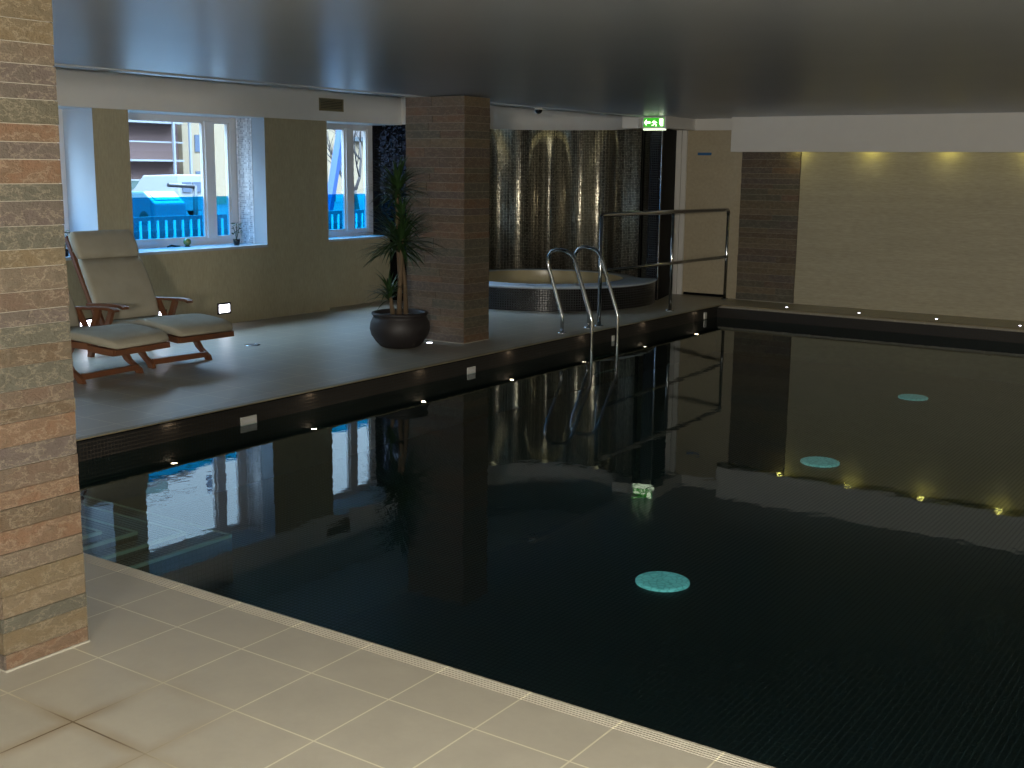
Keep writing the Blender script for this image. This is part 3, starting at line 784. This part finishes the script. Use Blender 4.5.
for pts, cr, n, ln, sd in (([(0, 0, .31), (.01, -.01, .7), (-.02, .0, 1.05), (-.03, .01, 1.46)], (-.03, .01, 1.46), 100, .40, 1),
                           ([(.05, .03, .31), (.05, .02, .6), (.03, -.02, .96)], (.03, -.03, .97), 170, .5, 2),
                           ([(-.05, -.04, .31), (-.07, -.06, .5)], (-.07, -.07, .5), 50, .32, 3),
                           ([(.03, -.05, .31), (.045, -.03, .8), (.06, -.02, 1.2)], (.05, -.02, 1.2), 40, .34, 4)):
    m = MB(); m.tube([PC+Vector(p) for p in pts], [.026]+[.02]*(len(pts)-2)+[.016], 10); stm = m.build('stem', 'cane', t)
    crown(PC+Vector(cr), n, ln, sd).build('leaf_crown', 'leaf', stm, fixn=False)

# little things on the window sills
def little_plant(loc, label, s=1., h=.2, seed=5):
    t = thing('small_potted_plant', loc, label, 'potted plant', 'small plants on the window sills'); c = Vector(loc); rnd = random.Random(seed)
    m = MB(); m.lathe(c, [(.03*s, 0), (.038*s, .05*s), (.042*s, .07*s), (.038*s, .07*s), (.035*s, .06*s), (.001, .06*s)], 18, 0, True); m.build('pot', 'plastic_black', t)
    m = MB()
    for i in range(7):
        a = i*2.4; e = Vector((math.cos(a)*.05*s, math.sin(a)*.05*s, h*rnd.uniform(.5, 1))); m.tube([c+Vector((0, 0, .06*s)), c+Vector((0, 0, .06*s))+e*.5+Vector((0, 0, .02)), c+Vector((0, 0, .06*s))+e], .0025, 6)
    m.build('stem', 'leaf', t)
    m = MB()
    for i in range(26):
        a = i*2.4; q = c+Vector((math.cos(a)*.05*s*rnd.uniform(.3, 1.2), math.sin(a)*.05*s*rnd.uniform(.3, 1.2), .07*s+h*rnd.uniform(.3, 1.05))); r = .019*s
        d = Vector((math.cos(a), math.sin(a), rnd.uniform(-.3, .6))).normalized(); sd = d.orthogonal().normalized()
        vs = [m.bm.verts.new(q+d*r*k+sd*r*wd) for k, wd in ((-1, 0), (-.3, .55), (.4, .45), (1.1, 0), (.4, -.45), (-.3, -.55))]; m.face(vs, 0)
    m.build('foliage', 'leaf', t, fixn=False)
little_plant((-9.86, 8.96, ZS), 'small leafy plant in a black pot at the right end of the wide window sill', 1., .17, 5)
little_plant((-9.86, 6.80, ZS), 'small plant on the left window sill beside the lounger back', 1., .17, 9)
t = thing('stone_ball', (-10.06, 8.44, ZS), 'small round green ornament on the wide window sill', 'ornament')
m = MB(); m.lathe((-10.06, 8.44, ZS), [(.03, 0), (.032, .01), (.02, .014)], 16, 0, True, True); m.build('stand', 'plastic_black', t)
m = MB(); m.sphere((-10.06, 8.44, ZS+.052), .042); m.build('ball', 'marble_green', t)
m = MB(); m.tube([(-10.06, 8.17, ZS+.012), (-10.05, 8.22, ZS+.022), (-10.06, 8.27, ZS+.014), (-10.05, 8.33, ZS+.012)], [.008, .013, .011, .006], 10)
tag(m.build('pebble', 'plastic_black', origin=(-10.06, 8.25, ZS)), 'dark elongated ornament lying beside the green ball on the sill', 'ornament')

# ------------------------------------------------------------------ outside
GZ = -.9
b = MB(); b.box(-140, -10.35, -60, 160, GZ-.2, GZ); struct(b.build('ground', 'tarmac'), 'grey street outside the windows', 'ground')
t = thing('street_fence', (-13, 10, GZ), 'fence with white uprights outside the windows', 'fence')
m = MB(); m.box(-13.03, -12.97, 4, 19, .955, 1.01); m.box(-13.02, -12.98, 4, 19, .80, .825); m.box(-13.03, -12.97, 4, 19, GZ+.1, GZ+.15); m.build('rails', 'rail_teal', t)
m = MB(); m.box(-13.25, -13.2, 4, 19, GZ, .95); m.build('back_board', 'rail_teal', t)
for k in range(96):
    y = 5.0+k*.142; m = MB(); m.box(-12.99, -12.965, y-.014, y+.014, GZ, .955); m.build('upright', 'frame_white', t)
# brick block with white banded balconies and a cream stair tower
t = thing('apartment_building', (-62, 48, GZ), 'brown brick apartment building with white balcony bands outside', 'building')
m = MB(); m.box(-70, -62, 30, 51.6, GZ, 16); m.build('brick_wall', 'brick_brown', t)
m = MB(); m.box(-70, -61.6, 51.6, 66, GZ, 18); tw = m.build('stair_tower', 'render_cream', t)
for k in range(9):
    z = -.4+k*2.36
    m = MB(); m.box(-62, -61.0, 30, 51.2, z-.06, z+.06); m.build('balcony_slab', 'white_out', t)
    m = MB(); m.box(-61.1, -61.04, 30, 51.2, z+1.1, z+1.19); m.build('balcony_rail', 'white_out', t)
    m = MB(); m.box(-61.6, -61.55, 52.6, 54.2, z+.6, z+1.7); m.build('window', 'window_dark', tw)
    if k % 2 == 0:
        m = MB(); m.box(-62.02, -61.96, 47.6, 49.5, z+.1, z+1.1); m.build('window', 'window_pale', t)
for y in (50.4, 51.7):
    m = MB(); m.box(-61.05, -60.9, y-.07, y+.07, GZ, 16); m.build('drainpipe', 'white_out', t)
# parked vehicles
def wheels(m, x, ys, r): 
    for y in ys:
        m.tube([(x, y-.1, GZ+r), (x, y+.1, GZ+r)], r, 16)
t = thing('parked_van', (-48, 40.2, GZ), 'white parked van in front of the brick building', 'van')
m = MB(); m.prism([(-51.8, GZ+.3), (-51.8, GZ+1.1), (-51.0, GZ+1.3), (-50.3, GZ+2.05), (-47.6, GZ+2.12), (-47.5, GZ+.3)], 39.5, 41.1, 'y', bev=.06); m.build('body', 'white_out', t)
m = MB()
for x in (-51, -48.4):
    for y in (39.55, 41.05): m.tube([(x, y-.09, GZ+.32), (x, y+.09, GZ+.32)], .32, 18)
m.build('wheels', 'tyre', t)
m = MB(); m.box(-47.52, -47.47, 39.7, 40.25, GZ+1.25, GZ+1.75); m.box(-47.52, -47.47, 40.35, 40.9, GZ+1.25, GZ+1.75); m.build('rear_window', 'window_dark', t)
t = thing('parked_car', (-42, 34, GZ), 'blue parked hatchback outside the wide window', 'car')
m = MB(); m.prism([(-45.5, GZ+.25), (-45.5, GZ+.75), (-44.5, GZ+.9), (-43.7, GZ+1.42), (-42.3, GZ+1.45), (-41.6, GZ+.95), (-41.5, GZ+.25)], 33.2, 34.9, 'y', bev=.08); m.build('body', 'car_blue', t)
m = MB()
for x in (-44.7, -42.3):
    for y in (33.25, 34.85): m.tube([(x, y-.09, GZ+.3), (x, y+.09, GZ+.3)], .3, 18)
m.build('wheels', 'tyre', t)
m = MB(); m.obox((-41.93, 34.05, GZ+1.2), ((0, 1, 0), (.7, 0, -.5), (.5, 0, .7)), (.65, .2, .02)); m.build('rear_window', 'window_dark', t)
t = thing('lamp_post', (-24, 20.45, GZ), 'dark slim street post outside the wide window', 'post')
m = MB(); m.tube([(-24, 20.45, GZ), (-24, 20.45, 1.18)], .06, 10); m.build('pole', 'dark_metal', t)
m = MB(); m.tube([(-24, 20.45, 1.15), (-24, 19.6, 1.2)], .05, 10); m.build('arm', 'dark_metal', t)
# bare tree beyond window 3
t = thing('bare_tree', (-24, 26.6, GZ), 'bare branching tree outside the narrow window', 'tree')
rnd = random.Random(21); m = MB()
def branch(m, p, d, L, r, dep):
    q = [p]; 
    for k in range(3):
        d = (d+Vector((rnd.uniform(-.2, .2), rnd.uniform(-.2, .2), rnd.uniform(-.05, .15)))).normalized(); q.append(q[-1]+d*L/3)
    m.tube(q, [r, r*.85, r*.7, r*.5], 6)
    if dep == 0: return
    for k in range(3):
        nd = (d+Vector((rnd.uniform(-1, 1), rnd.uniform(-1, 1), rnd.uniform(-.1, .7)))*.8).normalized(); branch(m, q[1+k % 3], nd, L*.72, r*.55, dep-1)
m.tube([(-24, 26.6, GZ), (-24, 26.7, 0), (-24, 26.5, 1.0)], [.12, .1, .08], 10); m.build('trunk', 'bark', t)
m = MB(); branch(m, Vector((-24, 26.5, .95)), Vector((0, -.2, 1)), 1.6, .05, 3); branch(m, Vector((-24, 26.5, .9)), Vector((0, .5, 1)), 1.6, .05, 3); branch(m, Vector((-24, 26.6, .6)), Vector((.2, -.8, .8)), 1.5, .05, 3)
m.build('branches', 'bark', t)
t = thing('blue_mast', (-16, 16.5, GZ), 'slanting blue steel mast outside the narrow window', 'mast')
m = MB(); m.bar((-16, 16.75, .2), (-16, 17.45, 2.9), .1, .16, up=(1, 0, 0)); m.build('beam', 'blue_steel', t)
m = MB(); m.bar((-16, 16.78, GZ), (-16, 16.78, .4), .14, .2, up=(1, 0, 0)); m.build('post', 'blue_steel', t)
t = thing('low_building', (-80, 95, GZ), 'pale low building far beyond the narrow window', 'building')
m = MB(); m.box(-90, -80, 80, 125, GZ, 4.2); m.build('wall', 'render_cream', t)
m = MB(); m.box(-90.5, -79.5, 79.5, 125.5, 4.2, 4.6); m.build('roof', 'tarmac', t)
for k in range(10):
    m = MB(); y = 82+k*4.2; m.box(-80.02, -79.95, y, y+1.8, 1.0, 2.6); m.build('window', 'window_dark', t)

# ------------------------------------------------------------------ daylight and lamps
wd = bpy.data.worlds.new('dusk_sky'); S.world = wd; wd.use_nodes = True; nt = wd.node_tree; nt.nodes.clear()
o = nt.nodes.new('ShaderNodeOutputWorld'); bg = nt.nodes.new('ShaderNodeBackground'); tc = nt.nodes.new('ShaderNodeTexCoord'); sp_ = nt.nodes.new('ShaderNodeSeparateXYZ'); cr = nt.nodes.new('ShaderNodeValToRGB')
nt.links.new(tc.outputs['Generated'], sp_.inputs[0]); nt.links.new(sp_.outputs[2], cr.inputs[0]); nt.links.new(cr.outputs[0], bg.inputs[0]); nt.links.new(bg.outputs[0], o.inputs[0])
cr.color_ramp.elements[0].position = 0; cr.color_ramp.elements[0].color = (.30, .28, .31, 1)
cr.color_ramp.elements[1].position = .8; cr.color_ramp.elements[1].color = (24, 35, 48, 1)
e_ = cr.color_ramp.elements.new(.08); e_.color = (1.2, 1.6, 2.1, 1)
e_ = cr.color_ramp.elements.new(.36); e_.color = (1.8, 2.5, 3.2, 1)
bg.inputs[1].default_value = 1.0

def area(name, loc, target, size, power, col, spread=180):
    L = bpy.data.lights.new(name, 'AREA'); L.energy = power; L.color = col; L.size = size; L.spread = R(spread)
    ob = bpy.data.objects.new(name, L); COL.objects.link(ob); ob.location = loc
    ob.rotation_euler = (Vector(target)-Vector(loc)).to_track_quat('-Z', 'Y').to_euler(); return ob
area('added_fill_light', (2.6, -5.5, 2.0), (-4, 8, 1.0), .7, 560, (1, .93, .82))  # added fill light behind the camera, brightens the hall, belongs to no fitting
L = bpy.data.lights.new('flash_lamp', 'POINT'); L.energy = 860; L.color = (1, .93, .8); L.shadow_soft_size = .03
ob = bpy.data.objects.new('flash_lamp', L); COL.objects.link(ob); ob.location = (.06, .02, 1.77)

# ------------------------------------------------------------------ camera
cam = bpy.data.cameras.new('camera'); co = bpy.data.objects.new('camera', cam); COL.objects.link(co); S.camera = co
cam.sensor_width = 36; cam.lens = 1167.44/1024*36; cam.clip_end = 500; cam.clip_start = .05
yaw, pit, rol = R(34.4602), R(-10.4568), R(.62867)
f = Vector((-math.sin(yaw)*math.cos(pit), math.cos(yaw)*math.cos(pit), math.sin(pit)))
r0 = Vector((math.cos(yaw), math.sin(yaw), 0)); u0 = r0.cross(f)
r1 = math.cos(rol)*r0+math.sin(rol)*u0; u1 = -math.sin(rol)*r0+math.cos(rol)*u0
mt = Matrix((r1, u1, -f)).transposed().to_4x4(); mt.translation = (0, 0, 1.7); co.matrix_world = mt

vs = S.view_settings; S.display_settings.display_device = 'sRGB'
vs.view_transform = 'Standard'; vs.look = 'None'; vs.gamma = 1; vs.use_curve_mapping = False; vs.exposure = 0
S.cycles.sample_clamp_indirect = 6; S.cycles.caustics_reflective = False; S.cycles.caustics_refractive = False
S.cycles.transparent_max_bounces = 16; S.cycles.max_bounces = 10
